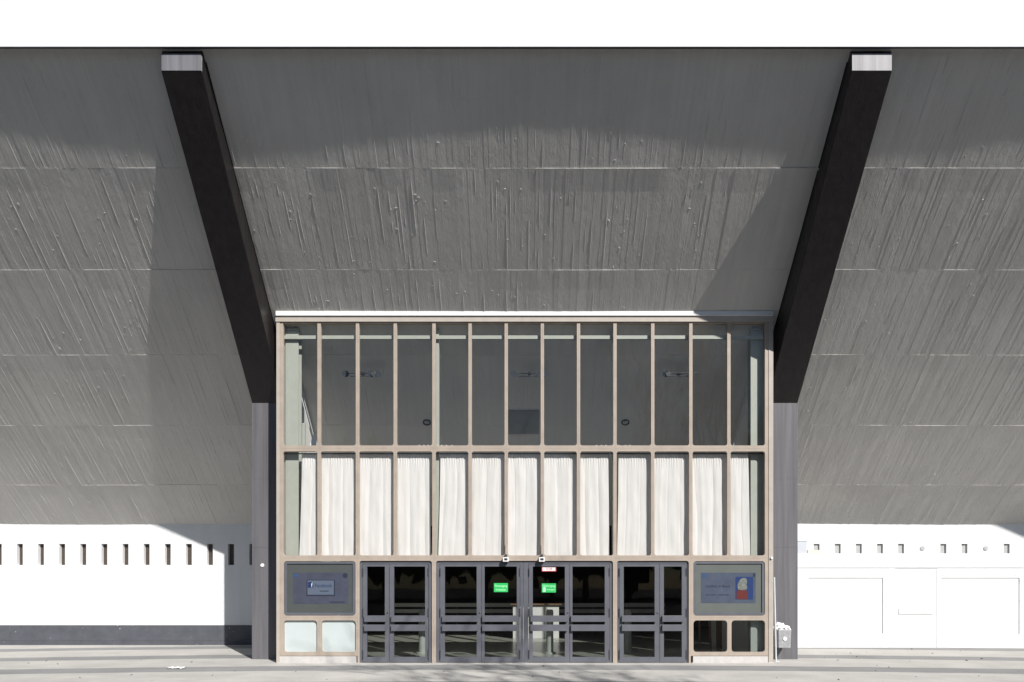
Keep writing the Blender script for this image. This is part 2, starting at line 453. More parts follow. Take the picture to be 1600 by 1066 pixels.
# ------------------------------------------------------------------ back walls with slots
def slot_wall(name, x0, x1, centers, label, depth, back_mat, plinth):
    ztop = 3.30; w = 4.6*WY/F; z0, z1 = wz(883,WY), wz(850,WY); D = .32
    t = thing(name, ((x0+x1)/2, WY, 0), label, 'wall')
    b = MB(); ed = [x0]
    for c in centers: ed += [c-w, c+w]
    ed.append(x1)
    b.box(x0, x1, WY, WY+D, 0, z0); b.box(x0, x1, WY, WY+D, z1, ztop)
    for i in range(0, len(ed), 2):
        a, c = ed[i], ed[i+1]
        b.add([(a,WY,z0),(c,WY,z0),(c,WY,z1),(a,WY,z1),(a,WY+D,z0),(c,WY+D,z0),(c,WY+D,z1),(a,WY+D,z1)], [(0,1,2,3),(5,4,7,6),(4,0,3,7),(1,5,6,2)])
    b.build('wall_face', M['white'], t)
    for i, c in enumerate(centers):
        mbb = MB().box(c-w-.02, c+w+.02, WY+depth, WY+depth+.03, z0-.02, z1+.02) if depth > D else MB().box(c-w+.001, c+w-.001, WY+depth, WY+depth+.03, z0+.001, z1-.001)
        mbb.build('slot_infill', back_mat, t)
    if plinth:
        zp = wz(977, WY)
        MB().box(x0, x1, WY-.012, WY-.001, .11, zp).build('plinth', M['plinth'], t)
        MB().box(x0, x1, WY-.024, WY-.001, 0, .107).build('plinth_foot', M['plinth'], t)
    return t
lc = [wx(31.5+33*k-.5, WY) for k in range(-12, 12)]
slot_wall('hall_wall', -XE, -5.2, lc, 'white rendered wall with a row of narrow slots and dark grey base left of the entrance', .10, M['slotback'], True)
rc = [1276+33*k for k in range(0, 24)]
rc = [wx(p, WY) for p in rc if p not in (1441, 1540)]
slot_wall('hall_wall', 5.2, XE, rc, 'white wall with small openings showing over the white hoarding right of the entrance', .045, M['slotgrey'], False)
for p, lab in ((1441,'round grey vent cover on the white wall, nearer the entrance'), (1540,'round grey vent cover on the white wall, nearer the right edge')):
    b = MB(); b.tube([(wx(p,WY), WY+.002, wz(857,WY)), (wx(p,WY), WY-.012, wz(857,WY))], [.062,.062], 20)
    b.tube([(wx(p,WY), WY-.011, wz(857,WY)), (wx(p,WY), WY-.017, wz(857,WY))], [.045,.045], 20)
    tag(b.build('vent_cover', M['slotgrey'], None), lab, 'vent cover', 'round vent covers on the right wall')

# ------------------------------------------------------------------ hoarding
HYD = 17.4
def hbox(px0, px1, py0, py1, y0, y1): return (wx(px0,HYD), wx(px1,HYD), y0, y1, max(0,wz(py1,HYD)), wz(py0,HYD))
ho = thing('hoarding', (wx(1500,HYD), HYD, 0), 'white painted board hoarding with recessed panels in front of the right wall', 'hoarding')
b = MB(); b.box(*hbox(1205, 1960, 865, 886.6, HYD-.03, HYD+.09)); b.build('header_board', M['hoard'], ho, bevel=.004)
def frame_panel(px0, px1, bx0, bx1, by0, by1):
    fr = MB().ring(wx(px0,HYD), wx(px1,HYD), 0, wz(887.4,HYD), wx(bx0,HYD), wx(bx1,HYD), wz(by1,HYD), wz(by0,HYD), HYD, HYD+.05)
    fr.box(wx(px0,HYD)+.002, wx(px1,HYD)-.002, HYD+.052, HYD+.08, 0, wz(888,HYD))
    o = fr.build('panel_frame', M['hoard'], ho)
    bb = MB().box(wx(bx0,HYD)+.004, wx(bx1,HYD)-.004, HYD+.019, HYD+.048, wz(by1,HYD)+.004, wz(by0,HYD)-.004).build('board', M['hoard'], o)
    for px, py in ((bx0+3,by0-4),((bx0+bx1)/2,by0-4),(bx1-6,by0-4),(bx0+2,by1-30),(bx0+2,by1-4),(bx1+1,by0+35),(bx1+1,by0+5),(bx0-4,by0+40)):
        x, z = wx(px,HYD), wz(py,HYD); MB().box(x-.012, x+.012, HYD-.01, HYD-.001, z-.006, z+.006).build('clip', M['pole'], o)
frame_panel(1205, 1387.92, 1263, 1379.5, 903, 990)
frame_panel(1463.7, 1620.9, 1470.5, 1593, 903, 991)
frame_panel(1631.1, 1790.9, 1650, 1775, 903, 990)
frame_panel(1801.1, 1960, 1818, 1945, 903, 990)
for p0, p1 in ((1388,1398.5),(1621,1631),(1791,1801)): MB().box(*hbox(p0, p1, 887.4, 1100, HYD-.004, HYD+.06)).build('post', M['hoard'], ho, bevel=.003)
hp = MB().box(*hbox(1398.6, 1463.6, 887.4, 1100, HYD+.006, HYD+.05)).build('hatch_panel', M['hoard'], ho)
MB().box(*hbox(1404, 1458, 957.6, 959.2, HYD-.016, HYD+.005)).build('hatch_ledge', M['hoard'], hp)
MB().box(*hbox(1404, 1405.6, 951, 957.4, HYD-.008, HYD+.005)).build('hatch_latch', M['hoard'], hp)
b = MB().box(wx(1238,HYD), wx(1260.5,HYD), HYD+.0, HYD+.08, wz(864.6,HYD), wz(846,HYD)); b.box(wx(1236,HYD), wx(1261.5,HYD), HYD-.008, HYD+.085, wz(846,HYD)+.002, wz(844.8,HYD))
tag(b.build('electric_box', M['boxgrey'], None), 'pale blue grey box standing on the hoarding beside the right column', 'box')
b = MB().box(wx(1262.5,HYD), wx(1281.5,HYD), HYD+.01, HYD+.07, wz(864.6,HYD), wz(859.5,HYD))
tag(b.build('cream_block', M['cream'], None, bevel=.006), 'small cream block lying on the hoarding under the first wall opening', 'block')

# ================================================================== GLAZED ENTRANCE
en = thing('glazed_entrance', (0, FY, 0), 'tall glazed entrance front in a beige metal grid with grey doors between two pillars', 'entrance')
V = [437.5,498.5,558.5,617.5,678,734.5,791,847.5,904,961,1020,1079.5,1139,1200.5]
GD = .075
ir = 3.6*FY/F
def win(c0, c1, r0, r1, o, rad, name='window_frame', glass=None, mat='beige', gy=.055):
    X0, X1, Z0, Z1 = wx(c0), wx(c1), wz(r1), wz(r0); x0, x1, z0, z1 = wx(o[0]), wx(o[1]), wz(o[3]), wz(o[2])
    e = .0008
    fr = MB().ring(X0+e, X1-e, Z0+e, Z1-e, x0, x1, z0, z1, FY, FY+GD, rad).build(name, M[mat], en)
    if glass:
        MB().box(x0-.012, x1+.012, FY+gy, FY+gy+.004, z0-.012, z1+.012).build('pane', M[glass], fr)
    return fr
for i in range(13):
    l = V[i]+2.6 if i else 442.3; r = V[i+1]-2.6 if i < 12 else 1195.3
    win(V[i], V[i+1], 503.8, 701, (l, r, 505.2, 696.2), (ir, ir, 0, 0), glass='glass')
    win(V[i], V[i+1], 701, 872, (l, r, 705.4, 868), (ir, ir, ir, ir), glass='glass')
for a, c, lo, ro in ((V[0],V[2],443.5,555.5), (V[11],V[13],1083.5,1195.3)):
    win(a, c, 872, 965.5, (lo, ro, 877, 962), (ir*1.3,)*4)
lowg = []
for a, c, lo, ro in ((V[0],V[1],443.5,495.5),(V[1],V[2],502.5,556),(V[11],V[12],1083.5,1136.5),(V[12],V[13],1143,1195.5)):
    left = a < 600
    fr = win(a, c, 965.5, 1025, (lo, ro, 969.5, 1019), (ir*1.4,)*4, glass=None if left else 'doorglass')
    if left: MB().box(wx(lo)-.012, wx(ro)+.012, FY+.05, FY+.062, wz(1019)-.012, wz(969.5)+.012).build('opal_panel', M['opal'], fr)
for a, c in ((V[2],V[4]), (V[4],V[9]), (V[9],V[11])):
    lo, ro = a+3.2, c-3.2
    fr = MB().ring(wx(a)+.0008, wx(c)-.0008, 0, wz(872)-.0008, wx(lo), wx(ro), 0, wz(876.5), FY, FY+GD, (0,0,ir,ir)).build('door_surround', M['beige'], en)
# outer jambs, head beam, flashing
b = MB(); b.box(wx(432), wx(437.3), FY-.012, FY+.20, 0, wz(503.8)); b.build('jamb', M['beige2'], en, bevel=.004)
b = MB(); b.box(wx(1200.7), wx(1208), FY-.012, FY+.20, 0, wz(503.8)); b.build('jamb', M['beige2'], en, bevel=.004)
MB().box(wx(431), wx(1208.5), FY-.03, FY+.25, wz(503.6), wz(494.2)).build('head_beam', M['beige2'], en, bevel=.004)
ly = FY-.06
MB().prism_x([(ly, wz(493.2,ly)), (FY+.26, wz(493.2,ly)), (FY+.26, wz(484.5,FY+.15)), (FY+.12, wz(484.5,FY+.12)), (ly, wz(486.5,ly))], wx(430.5,ly), wx(1209,ly)).build('roof_flashing', M['ledge'], en, bevel=.003)
for a, c in ((434,556.5),(1083,1207)):
    MB().box(wx(a), wx(c), FY+.004, FY+.2, 0, wz(1025.6)).build('stone_base', M['stone'], en, bevel=.004)
    MB().box(wx(a)-.02, wx(c)+.02, FY-.03, FY+.0, 0, .012).build('threshold', M['stone'], en)
# cheeks
for s in (-1, 1):
    pts = [(FY+.205, 0), (WY+.2, 0)]
    for k in range(13):
        Y = WY+.2+(FY+.26-WY-.2)*k/12; pts.append((Y, soff(Y)+.02))
    pts.append((FY+.205, wz(494)))
    xs = sorted((s*5.03, s*4.97))
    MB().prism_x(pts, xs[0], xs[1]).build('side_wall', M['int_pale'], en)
# ---- doors
DY = FY+.035
def door_pair(f0, f1, leaves, ends):
    fr = MB().ring(wx(f0), wx(f1), 0, wz(877.2), wx(leaves[0][0]-.3), wx(leaves[-1][1]+.3), 0, wz(881), DY, DY+.07).build('door_frame', M['door'], en)
    for (a, c, g0, g1, b0, b1), hs in zip(leaves, ends):
        e = .3
        lf = MB().ring(wx(a+e), wx(c-e), .012, wz(881.5), wx(g0), wx(g1), wz(1027), wz(885.3), DY-.012, DY+.045).build('door_leaf', M['door'], en)
        MB().box(wx(g0)-.008, wx(g1)+.008, DY+.012, DY+.018, wz(1027)-.008, wz(885.3)+.008).build('pane', M['doorglass'], lf)
        for y0, y1 in ((961.8,971.6),(976,986)):
            q = MB(); x0, x1 = wx(b0), wx(b1)
            yy = DY-.075
            q.box(x0, x1, yy, yy+.022, wz(y1), wz(y0))
            for xx in (x0, x1-.03): q.box(xx+.001, xx+.029, yy+.022, DY-.012, wz(y1)+.006, wz(y0)-.006)
            q.build('push_bar', M['door'], lf, bevel=.003)
        hx = wx(a+e)+.004 if hs < 0 else wx(c-e)-.004
        for y0, y1 in ((888,900),(951,964),(1016,1030)):
            MB().tube([(hx, DY-.02, wz(y1)), (hx, DY-.02, wz(y0))], .011, 8).build('hinge', M['darkmetal'], lf)
        lx = wx(c-2.4) if hs < 0 else wx(a+2.4)
        if hs < 0:
            q = MB(); q.tube([(lx, DY-.012, wz(957)), (lx, DY-.03, wz(957))], .018, 12); q.tube([(lx, DY-.024, wz(957)), (lx, DY-.03, wz(957))], .008, 8)
            q.build('door_lock', M['chrome'], lf)
    return fr
door_pair(561.9, 674.6, [(566,608,573,601,569.5,603.3),(608,669.5,615.2,664,611.6,665.5)], (-1,1))
door_pair(681.4, 817.6, [(687,752.5,694.8,744.7,691,747),(752.5,812.5,757,807.5,753.6,809)], (-1,1))
door_pair(818, 957.6, [(826,890.3,832.5,882.8,828.6,887),(890.3,953,894.6,945.2,892,947)], (-1,1))
door_pair(964.4, 1076.1, [(967.5,1031,974.8,1023.3,971.3,1024.8),(1031,1073.5,1037.7,1065.8,1034.3,1067.8)], (-1,1))

# ---- steel frame behind the glass (parts of the entrance)
SY = FY+.15
b = MB(); b.box(wx(440,SY), wx(1199,SY), SY-.05, SY-.0, wz(531,SY), wz(525.6,SY)); b.build('rail', M['steel'], en)
for p0, p1 in ((446,466.5),(1173,1194)):
    b = MB(); Y0 = SY+.018; w0, w1 = wx(p0,Y0), wx(p1,Y0)
    b.box(w0, w1, Y0, Y0+.014, .01, wz(517,Y0)); b.box((w0+w1)/2-.006, (w0+w1)/2+.006, Y0+.0145, Y0+.19, .01, wz(517,Y0)); b.box(w0, w1, Y0+.1905, Y0+.205, .01, wz(517,Y0))
    b.box(w0-.01, w1+.01, Y0-.01, Y0+.215, wz(516.6,Y0), wz(513.5,Y0))
    o = b.build('steel_post', M['steel'], en)
    for k in range(4): MB().tube([(w0+.03+k*(w1-w0-.06)/3, Y0+.02, wz(513.5,Y0)), (w0+.03+k*(w1-w0-.06)/3, Y0+.02, wz(511,Y0))], .012, 8).build('bolt', M['steel'], o)
for p0, p1 in ((681,686),(957,961.5)):
    Y0 = SY+.02; MB().box(wx(p0,Y0), wx(p1,Y0), Y0, Y0+.12, .01, wz(514,Y0)).build('steel_post', M['steel'], en)
MB().tube([(wx(467,SY+.4), SY+.4, wz(605,SY+.4)), (wx(491,SY+.4), SY+.4, wz(697,SY+.4))], .009, 6).build('brace', M['boxgrey'], en)
MB().tube([(wx(1169,SY+.4), SY+.4, wz(605,SY+.4)), (wx(1146,SY+.4), SY+.4, wz(697,SY+.4))], .009, 6).build('brace', M['boxgrey'], en)
for p in (655,662.5,669,684,690.5,697.5,706,932,939.5,946.5,953,967,977,984):
    Y0 = FY+.16; q = MB(); x = wx(p,Y0); z = wz(698,Y0)
    q.tube([(x,Y0,z-.03),(x,Y0,z+.02)], [.010,.014], 8); q.tube([(x,Y0,z+.02),(x,Y0,z+.04)], [.014,.002], 8); q.build('curtain_hook', M['whitepaint'], en)
MB().tube([(wx(440,FY+.115), FY+.115, wz(709,FY+.115)), (wx(1199,FY+.115), FY+.115, wz(709,FY+.115))], .012, 8).build('curtain_rail', M['darkmetal'], en)

q = MB(); yy = FY+.42
q.prism_y([(wx(483.5,yy), wz(697,yy)), (wx(496,yy), wz(697,yy)), (wx(492,yy), wz(679,yy)), (wx(489.5,yy), wz(679,yy))], yy, yy+.02); q.build('bracket', M['whitepaint'], en)
MB().box(wx(472,yy), wx(476.5,yy), yy, yy+.05, .01, wz(661,yy)).build('slim_post', M['steel'], en)
# ---- curtains
def curtain(pl_top, pl_bot, pr_top, pr_bot, label, seed):
    Yc = FY+.10; rr = random.Random(seed)
    zt, zb_ = wz(707.5,Yc), wz(876,Yc)
    W = wx(pr_top,Yc)-wx(pl_top,Yc)
    nx = int(W/.0085); nz = 60
    b = MB()
    ph = rr.uniform(0,6); so = rr.uniform(0,100)
    # each fold has its own width, depth and way of opening out towards the hem
    for j in range(nz+1):
        v = j/nz; z = zt+(zb_-zt)*v
        xl = wx(pl_top+(pl_bot-pl_top)*v**1.5,Yc); xr = wx(pr_top+(pr_bot-pr_top)*v**1.5,Yc)
        for i in range(nx+1):
            u = i/nx; s = u*W
            warp = s+.05*noise.noise(Vector((s*2.2, v*1.1, so)))+.025*noise.noise(Vector((s*5, v*2, so+9)))
            so2 = noise.noise(Vector((s*.9, 0, so+60))); a1 = .010*max(0, 1-v*7)                                    # small gathers under the heading tape
            a2 = .0115*min(1, .25+v*3.5)*(.45+.9*abs(noise.noise(Vector((s*1.8, v*.7, so+3)))))
            c = 1-2*abs(math.sin(math.pi*warp/.29+ph+2.2*so2))**.5
            y = a1*math.sin(2*math.pi*s/.052+ph)+a2*c+  .22*a2*math.sin(2*math.pi*warp/.14+3*so2+2*ph)
            y += .012*noise.noise(Vector((s*6, v*5, so+20)))*min(1, v*4)
            x = xl+(xr-xl)*u+.006*math.cos(2*math.pi*warp/.215+ph)
            hem = .012*noise.noise(Vector((s*3, 0, so+40)))*v
            b.v.append((x, Yc+.03+y, z+hem+(.008*math.sin(2*math.pi*s/.052+ph) if j == 0 else 0)))
    for j in range(nz):
        for i in range(nx):
            a = j*(nx+1)+i; b.f.append((a, a+nx+1, a+nx+2, a+1))
    return tag(b.build('curtain', M['curtain'], None, smooth=True), label, 'curtain', 'cream curtains behind the entrance glass')
curtain(471, 466, 671.5, 674.5, 'cream curtain at the left end behind the entrance glass, beside the left green post', 1)
curtain(688, 684, 788.5, 787, 'cream curtain over the door pair with one green notice, left of centre', 2)
curtain(789.6, 788.3, 950.5, 952.5, 'cream curtain over the door pair with the small red and white notice, right of centre', 3)
curtain(966.5, 964.5, 1170, 1172.5, 'cream curtain at the right end behind the entrance glass, beside the right green post', 4)

# ---- display screens
def screen(px0, px1, left):
    t = thing('display_screen', (wx((px0+px1)/2), FY+.05, wz(961)), 'grey framed information screen showing a pale box with the letter f' if left else
        'grey framed information screen showing a blue slide with a red portrait picture', 'screen', 'information screens beside the doors')
    MB().ring(wx(px0), wx(px1), wz(961.5), wz(877.5), wx(px0+4), wx(px1-4), wz(957.5), wz(881), FY+.012, FY+.06, (.01,)*4).build('screen_frame', M['door'], t)
    MB().box(wx(px0+3), wx(px1-3), FY+.034, FY+.05, wz(958.5), wz(880)).build('surround', M['screenbg' if left else 'screenbg2'], t)
    return t
y1 = FY+.031; y2 = FY+.0285; y3 = FY+.0265
sc = screen(444, 555, True)
sl = rect(457.5,543.5,895,943.5,y1).build('slide', M['slide'], sc)
rect(459,464.5,896.5,902,y2).build('icon', M['icon'], sl)
b = MB(); b.tube([(wx(538.5), y2+.002, wz(899.5)), (wx(538.5), y2, wz(899.5))], [.052,.052], 18); b.build('icon', M['ink'], sl)
rect(478.2,522.8,906,931.5,y2).build('box_border', M['ink'], sl)
rect(479.8,521,907.2,929.5,y3).build('box_field', M['boxblue'], sl)
rect(480.5,489,909.5,918.5,y3-.002,.002).build('logo_square', M['logo'], sl)
text_mb('f', wx(486.6), y3-.0028, wz(914.6), .14).build('logo_letter', M['boxgrey'], sl)
text_mb('Facebook', wx(504.8), y3-.0022, wz(915.3), .105, width=27*FY/F).build('lettering', M['logo'], sl)
rect(499,513,923.2,924.4,y3-.002,.002).build('caption_line', M['ink'], sl)
rect(515,538,940.2,941.6,y2).build('caption_line', M['ink'], sl)
sc = screen(1084, 1195, False)
sl = rect(1096,1181.5,895,942.5,y1).build('slide', M['slide2'], sc)
rect(1098,1103.5,896.5,902.5,y2).build('icon', M['icon'], sl)
rect(1177.5,1181,896,901.5,y2).build('icon', M['ink'], sl)
text_mb('Liedfett & Band', wx(1122), y2, wz(916.2), .075, width=38*FY/F).build('lettering', M['ink'], sl)
text_mb('10.10.2012, 20:00 Uhr', wx(1121.5), y2, wz(929.8), .055, width=36*FY/F).build('lettering', M['ink'], sl)
rect(1150,1177.5,901.5,936.8,y2).build('picture', M['pblue'], sl)
pic = MB()
def polyp(pts, y, mat, nm): MB().prism_y([(wx(a), wz(c)) for a, c in pts][::-1], y-.0015, y).build(nm, M[mat], sl)
polyp([(1151.5,936.5),(1151.5,924),(1156,921.5),(1161,923),(1166,921.8),(1168.5,925),(1168.2,936.5)], y2-.0006, 'pred', 'picture_coat')
polyp([(1154,921.5),(1152.8,915),(1155,908.5),(1158.5,904.5),(1163,903),(1167,904.5),(1168,909),(1166.8,914),(1168.5,919),(1166,921.8),(1161,922.6),(1157,921.4)], y2-.0026, 'pgrey', 'picture_figure')

# ---- notices on the doors
GY = DY+.0085
def notice(px0, px1, py0, py1, label, mat, group=None):
    t = thing('door_notice', (wx((px0+px1)/2), GY, wz(py1)), label, 'notice', group)
    rect(px0, px1, py0, py1, GY, .002).build('sticker', M[mat], t)
    return t
t = notice(771.6,793.6,911.3,925.3,'green notice sticker with two lines of pale lettering on the left centre door', 'green', 'green emergency exit notices')
text_mb('Notausgang', wx(782.6), GY-.001, wz(915.6), .072, width=19.5*FY/F).build('lettering', M['mint'], t)
text_mb('freihalten', wx(782.6), GY-.001, wz(921.6), .072, width=16*FY/F).build('lettering', M['mint'], t)
t = notice(846.6,868.8,911.8,926,'green notice sticker with a pale pictogram under its lettering on the right centre door', 'green', 'green emergency exit notices')
text_mb('Notausgang', wx(857.7), GY-.001, wz(915.6), .072, width=19.5*FY/F).build('lettering', M['mint'], t)
rect(848.4,852.6,918,925,GY-.0015,.0012).build('pictogram', M['mint'], t)
text_mb('freihalten', wx(861), GY-.001, wz(921.6), .05, width=13*FY/F).build('lettering', M['mint'], t)
t = notice(847.2,868.6,885.6,892.6,'small white notice with red border at the top of the right centre door', 'whitepaint')
MB().ring(wx(846.6), wx(869.2), wz(893.1), wz(885.4), wx(847.8), wx(868), wz(892.1), wz(886.4), GY-.0015, GY-.0002).build('border', M['red'], t)
text_mb('STOP', wx(858), GY-.002, wz(889.2), .06, width=10*FY/F).build('lettering', M['red'], t)

# ---- cameras above the doors
def cam_unit(px, label):
    x, z = wx(px), wz(874.3); t = thing('security_camera', (x, FY, z), label, 'camera', 'small cameras above the doors')
    b = MB(); b.ring(x-.058, x+.058, z-.047, z+.043, x-.036, x+.036, z-.026, z+.022, FY-.115, FY-.05, (.012,)*4); b.box(x-.057, x+.057, FY-.05, FY-.003, z-.046, z+.042)
    b.ring(x-.0585, x-.0005+.059, z-.0475, z+.0435, x-.057, x+.057, z-.046, z+.042, FY-.114, FY-.051)
    h = b.build('housing', M['whitepaint'], t)
    MB().tube([(x-.016, FY-.052, z), (x-.016, FY-.085, z)], .017, 12).build('lens', M['black'], t)
    MB().tube([(x+.018, FY-.052, z), (x+.018, FY-.085, z)], .013, 12).build('lens', M['chrome'], t)
    q = MB(); q.tube([(x, FY-.045, z+.04), (x, FY-.045, z+.10)], .03, 12); q.build('bracket', M['darkmetal'], t)
    MB().box(x-.012, x+.012, FY-.02, FY-.002, z+.105, z+.30).build('conduit', M['beige'], t)
cam_unit(790.5, 'small white camera on the transom over the left centre door pair')
cam_unit(846.5, 'small white camera on the transom over the door with the red bordered notice')

# ---- things seen through the upper glass
def soff_pt(px, py):
    lo, hi = 11.0, 18.1
    for _ in range(50):
        m = (lo+hi)/2
        if soff(m) > wz(py, m): lo = m
        else: hi = m
    return wx(px, lo), lo, soff(lo)
for i, (px, side) in enumerate(((568,1),(827,0),(1060,-1))):
    x, y, z = soff_pt(px, 577); n = soff_n(y); y += n.y*.24; z += n.z*.24
    t = thing('floodlight', (x, y, z), ('dark twin floodlight hanging behind the glass at the left, lamp on its right end', 'dark twin floodlight hanging behind the middle of the upper glass', 'dark twin floodlight hanging behind the glass at the right, lamp on its left end')[i], 'floodlight', 'floodlights under the sloping ceiling')
    b = MB(); b.tube([(x-.40,y,z+.03),(x+.40,y,z+.03)], .012, 8); b.tube([(x-.25,y,z-.035),(x+.18,y,z-.035)], .01, 8)
    b.box(x-.03, x+.03, y, y+.22, z+.02, z+.06); b.build('bar', M['darkmetal'], t)
    for dx in (-.33, .22, .36 if side >= 0 else -.42):
        b = MB(); b.tube([(x+dx,y-.09,z-.01),(x+dx,y+.03,z+.01)], [.075,.05], 14); b.build('lamp_head', M['darkmetal'], t)
    if side:
        dx = .28*side; b = MB(); b.tube([(x+dx,y-.12,z-.02),(x+dx,y-.10,z-.015)], [.05,.055], 14); b.build('lamp_glass', M['lamp'], t)
for px, lab in ((667,'round dark ceiling vent behind the upper glass, left one'), (977,'round dark ceiling vent behind the upper glass, right one')):
    x, y, z = soff_pt(px, 660); n = soff_n(y); p = Vector((x,y,z))+n*(sag(x)+.0)
    t = thing('ceiling_vent', p, lab, 'vent', 'round vents in the sloping ceiling')
    u = Vector((1,0,0)); w = n.cross(u); b = MB(); m = 24
    for k in range(m):
        a = 2*math.pi*k/m; d = u*math.cos(a)+w*math.sin(a)*.8
        b.v += [tuple(p+d*r+n*h) for r, h in ((.098,-.005),(.095,.03),(.068,.03),(.066,.0))]
    for k in range(m):
        j = (k+1)%m
        for q in range(3): b.f.append((k*4+q, j*4+q, j*4+q+1, k*4+q+1))
    b.build('vent_ring', M['darkmetal'], t)
    MB().tube([p-n*.005, p+n*.02], [.035,.03], 14).build('vent_plate', M['slotgrey'], t)
x, y, z = soff_pt(818, 659); n = soff_n(y); u = Vector((0, -n.z, n.y)); c = Vector((x,y,z))+n*(sag(x)+.012)
b = MB(); hw, hh = .36, .31
vs = [c+Vector((sx*hw,0,0))+u*(sz*hh)+n*dn for dn in (0,.03) for sx, sz in ((-1,-1),(1,-1),(1,1),(-1,1))]
b.add(vs, [(0,1,2,3),(7,6,5,4),(0,4,5,1),(1,5,6,2),(2,6,7,3),(3,7,4,0)])
tag(b.build('ceiling_hatch', paint('hatch_paint', (.19,.195,.20), .1, .5, .4), None), 'dark rectangular hatch in the sloping ceiling behind the middle of the glass', 'hatch')

# ---- inside the foyer
t = thing('foyer_counter', (.35, 20.2, 0), 'pale counter inside the foyer behind the centre doors', 'counter')
b = MB(); b.box(-.35, 1.0, 20.0, 20.6, .01, 1.0); b.build('counter_body', M['counter'], t, bevel=.01)
MB().box(-.42, 1.07, 19.93, 20.67, 1.002, 1.04).build('counter_top', M['brown'], t)
t = thing('foyer_railing', (0, 22.4, 0), 'long pale railing across the back of the dark foyer', 'railing')
b = MB()
for z0, z1 in ((.86,.98),(.66,.78)): b.box(-4.6, 4.6, 22.4, 22.43, z0, z1)
b.build('rail', M['counter'], t)
for k in range(9): MB().box(-4.5+k*1.12, -4.44+k*1.12, 22.431, 22.47, .01, .99).build('post', M['darkmetal'], t)
for px, lab in ((859,'short pale post in the foyer behind the right centre door'), (660,'short pale post in the foyer behind the left door pair'), (981,'short pale post in the foyer behind the right door pair')):
    Y0 = 15.9; x = wx(px, Y0)
    b = MB(); b.tube([(x,Y0,.01),(x,Y0,.04),(x,Y0,.041),(x,Y0,.99),(x,Y0,1.03)], [.14,.14,.085,.085,.07], 18)
    tag(b.build('foyer_post', M['postgrey'], None), lab, 'post', 'short posts inside the foyer')
b = MB(); b.box(wx(1120,15.6), wx(1128,15.6), 15.6, 15.66, .01, 1.3); b.box(wx(1092,15.6), wx(1094.5,15.6), 15.6, 15.64, .01, 1.3); b.box(wx(1092,15.6), wx(1128,15.6), 15.6, 15.64, 1.301, 1.34)
b.prism_x([(15.4,.01),(15.46,.01),(15.64,1.3),(15.58,1.3)], wx(1108,15.5), wx(1111,15.5))
tag(b.build('easel', M['brown'], None), 'brown wooden stand behind the lower right window pane', 'stand')
t = thing('cabinet', (wx(1184,15.2), 15.2, 0), 'grey cabinet standing behind the lowest pane at the right end', 'cabinet')
MB().box(wx(1175,15.2), wx(1190,15.2), 15.2, 15.6, .01, 1.0).build('cabinet_body', M['slotgrey'], t, bevel=.006)
MB().box(wx(1177,15.2), wx(1188,15.2), 15.188, 15.198, .06, .95).build('cabinet_door', M['slotgrey'], t)

# ================================================================== SMALL THINGS OUTSIDE
bx = wx(1225.5, CY-.28)
t = thing('litter_bin', (bx, CY-.16, wz(1012.5,CY-.3)), 'galvanised steel litter bin overflowing with white paper on the right column', 'litter bin')
BY0, BY1 = CY-.36, CY-.06
zl, zh = wz(1012.5,BY0), wz(984,BY0); xl, xr = wx(1216.5,BY0), wx(1236.5,BY0)
b = MB(); e = .012
vs = []
for z, k in ((zl, .93), (zh, 1.0)):
    cx, cy = (xl+xr)/2, (BY0+BY1)/2
    for sx, sy in ((-1,-1),(1,-1),(1,1),(-1,1)): vs.append((cx+sx*(xr-xl)/2*k, cy+sy*(BY1-BY0)/2*k, z))
for z, k in ((zh, .94), (zh-.12, .93)):
    for sx, sy in ((-1,-1),(1,-1),(1,1),(-1,1)): vs.append((cx+sx*(xr-xl)/2*k, cy+sy*(BY1-BY0)/2*k, z))
fs = [(0,3,2,1)]
for k in range(4):
    j = (k+1)%4; fs += [(k,j,4+j,4+k), (4+k,4+j,8+j,8+k), (8+k,8+j,12+j,12+k)]
fs.append((12,13,14,15))
b.add(vs, fs); b.build('bin_body', M['bin'], t, bevel=.006)
q = MB(); zz = (zl+zh)/2
q.tube([((xl+xr)/2, BY0+.008, zz), ((xl+xr)/2, BY0-.012, zz)], [.045,.04], 14); q.build('badge', M['whitepaint'], t)
q = MB(); q.box((xl+xr)/2-.05, (xl+xr)/2+.05, BY1-.01, CY-.001, zz-.1, zz+.1); q.build('bracket', M['darkmetal'], t)
def crumple(cx, cy, cz, sx, sy, sz, seed, n=14, m=9):
    b = MB(); rr = random.Random(seed)
    for j in range(m+1):
        th = math.pi*j/m
        for i in range(n):
            ph = 2*math.pi*i/n
            d = Vector((math.sin(th)*math.cos(ph), math.sin(th)*math.sin(ph), math.cos(th)))
            r = 1+.55*noise.noise(d*2.4+Vector((seed,0,0)))+.25*noise.noise(d*6+Vector((0,seed,0)))
            b.v.append((cx+d.x*sx*r, cy+d.y*sy*r, cz+d.z*sz*r))
    for j in range(m):
        for i in range(n):
            b.f.append((j*n+i, (j+1)*n+i, (j+1)*n+(i+1)%n, j*n+(i+1)%n))
    return b
cy = (BY0+BY1)/2
b = crumple((xl+xr)/2-.06, cy-.02, zh+.045, .12, .11, .085, 3)
c = crumple((xl+xr)/2+.07, cy+.0, zh+.015, .09, .10, .06, 8); b.add(c.v, c.f)
c = crumple((xl+xr)/2-.14, cy-.05, zh+.03, .05, .06, .04, 12); b.add(c.v, c.f)
tag(b.build('paper_rubbish', M['paper'], None), 'crumpled white paper heaped on top of the litter bin', 'rubbish')
py = CY-.42
b = MB(); b.tube([(wx(1212.5,py), py, .0), (wx(1209.6,py), py-.0, wz(902,py))], .019, 10); b.tube([(wx(1212.5,py), py, .0), (wx(1212.5,py), py, .012)], .07, 14)
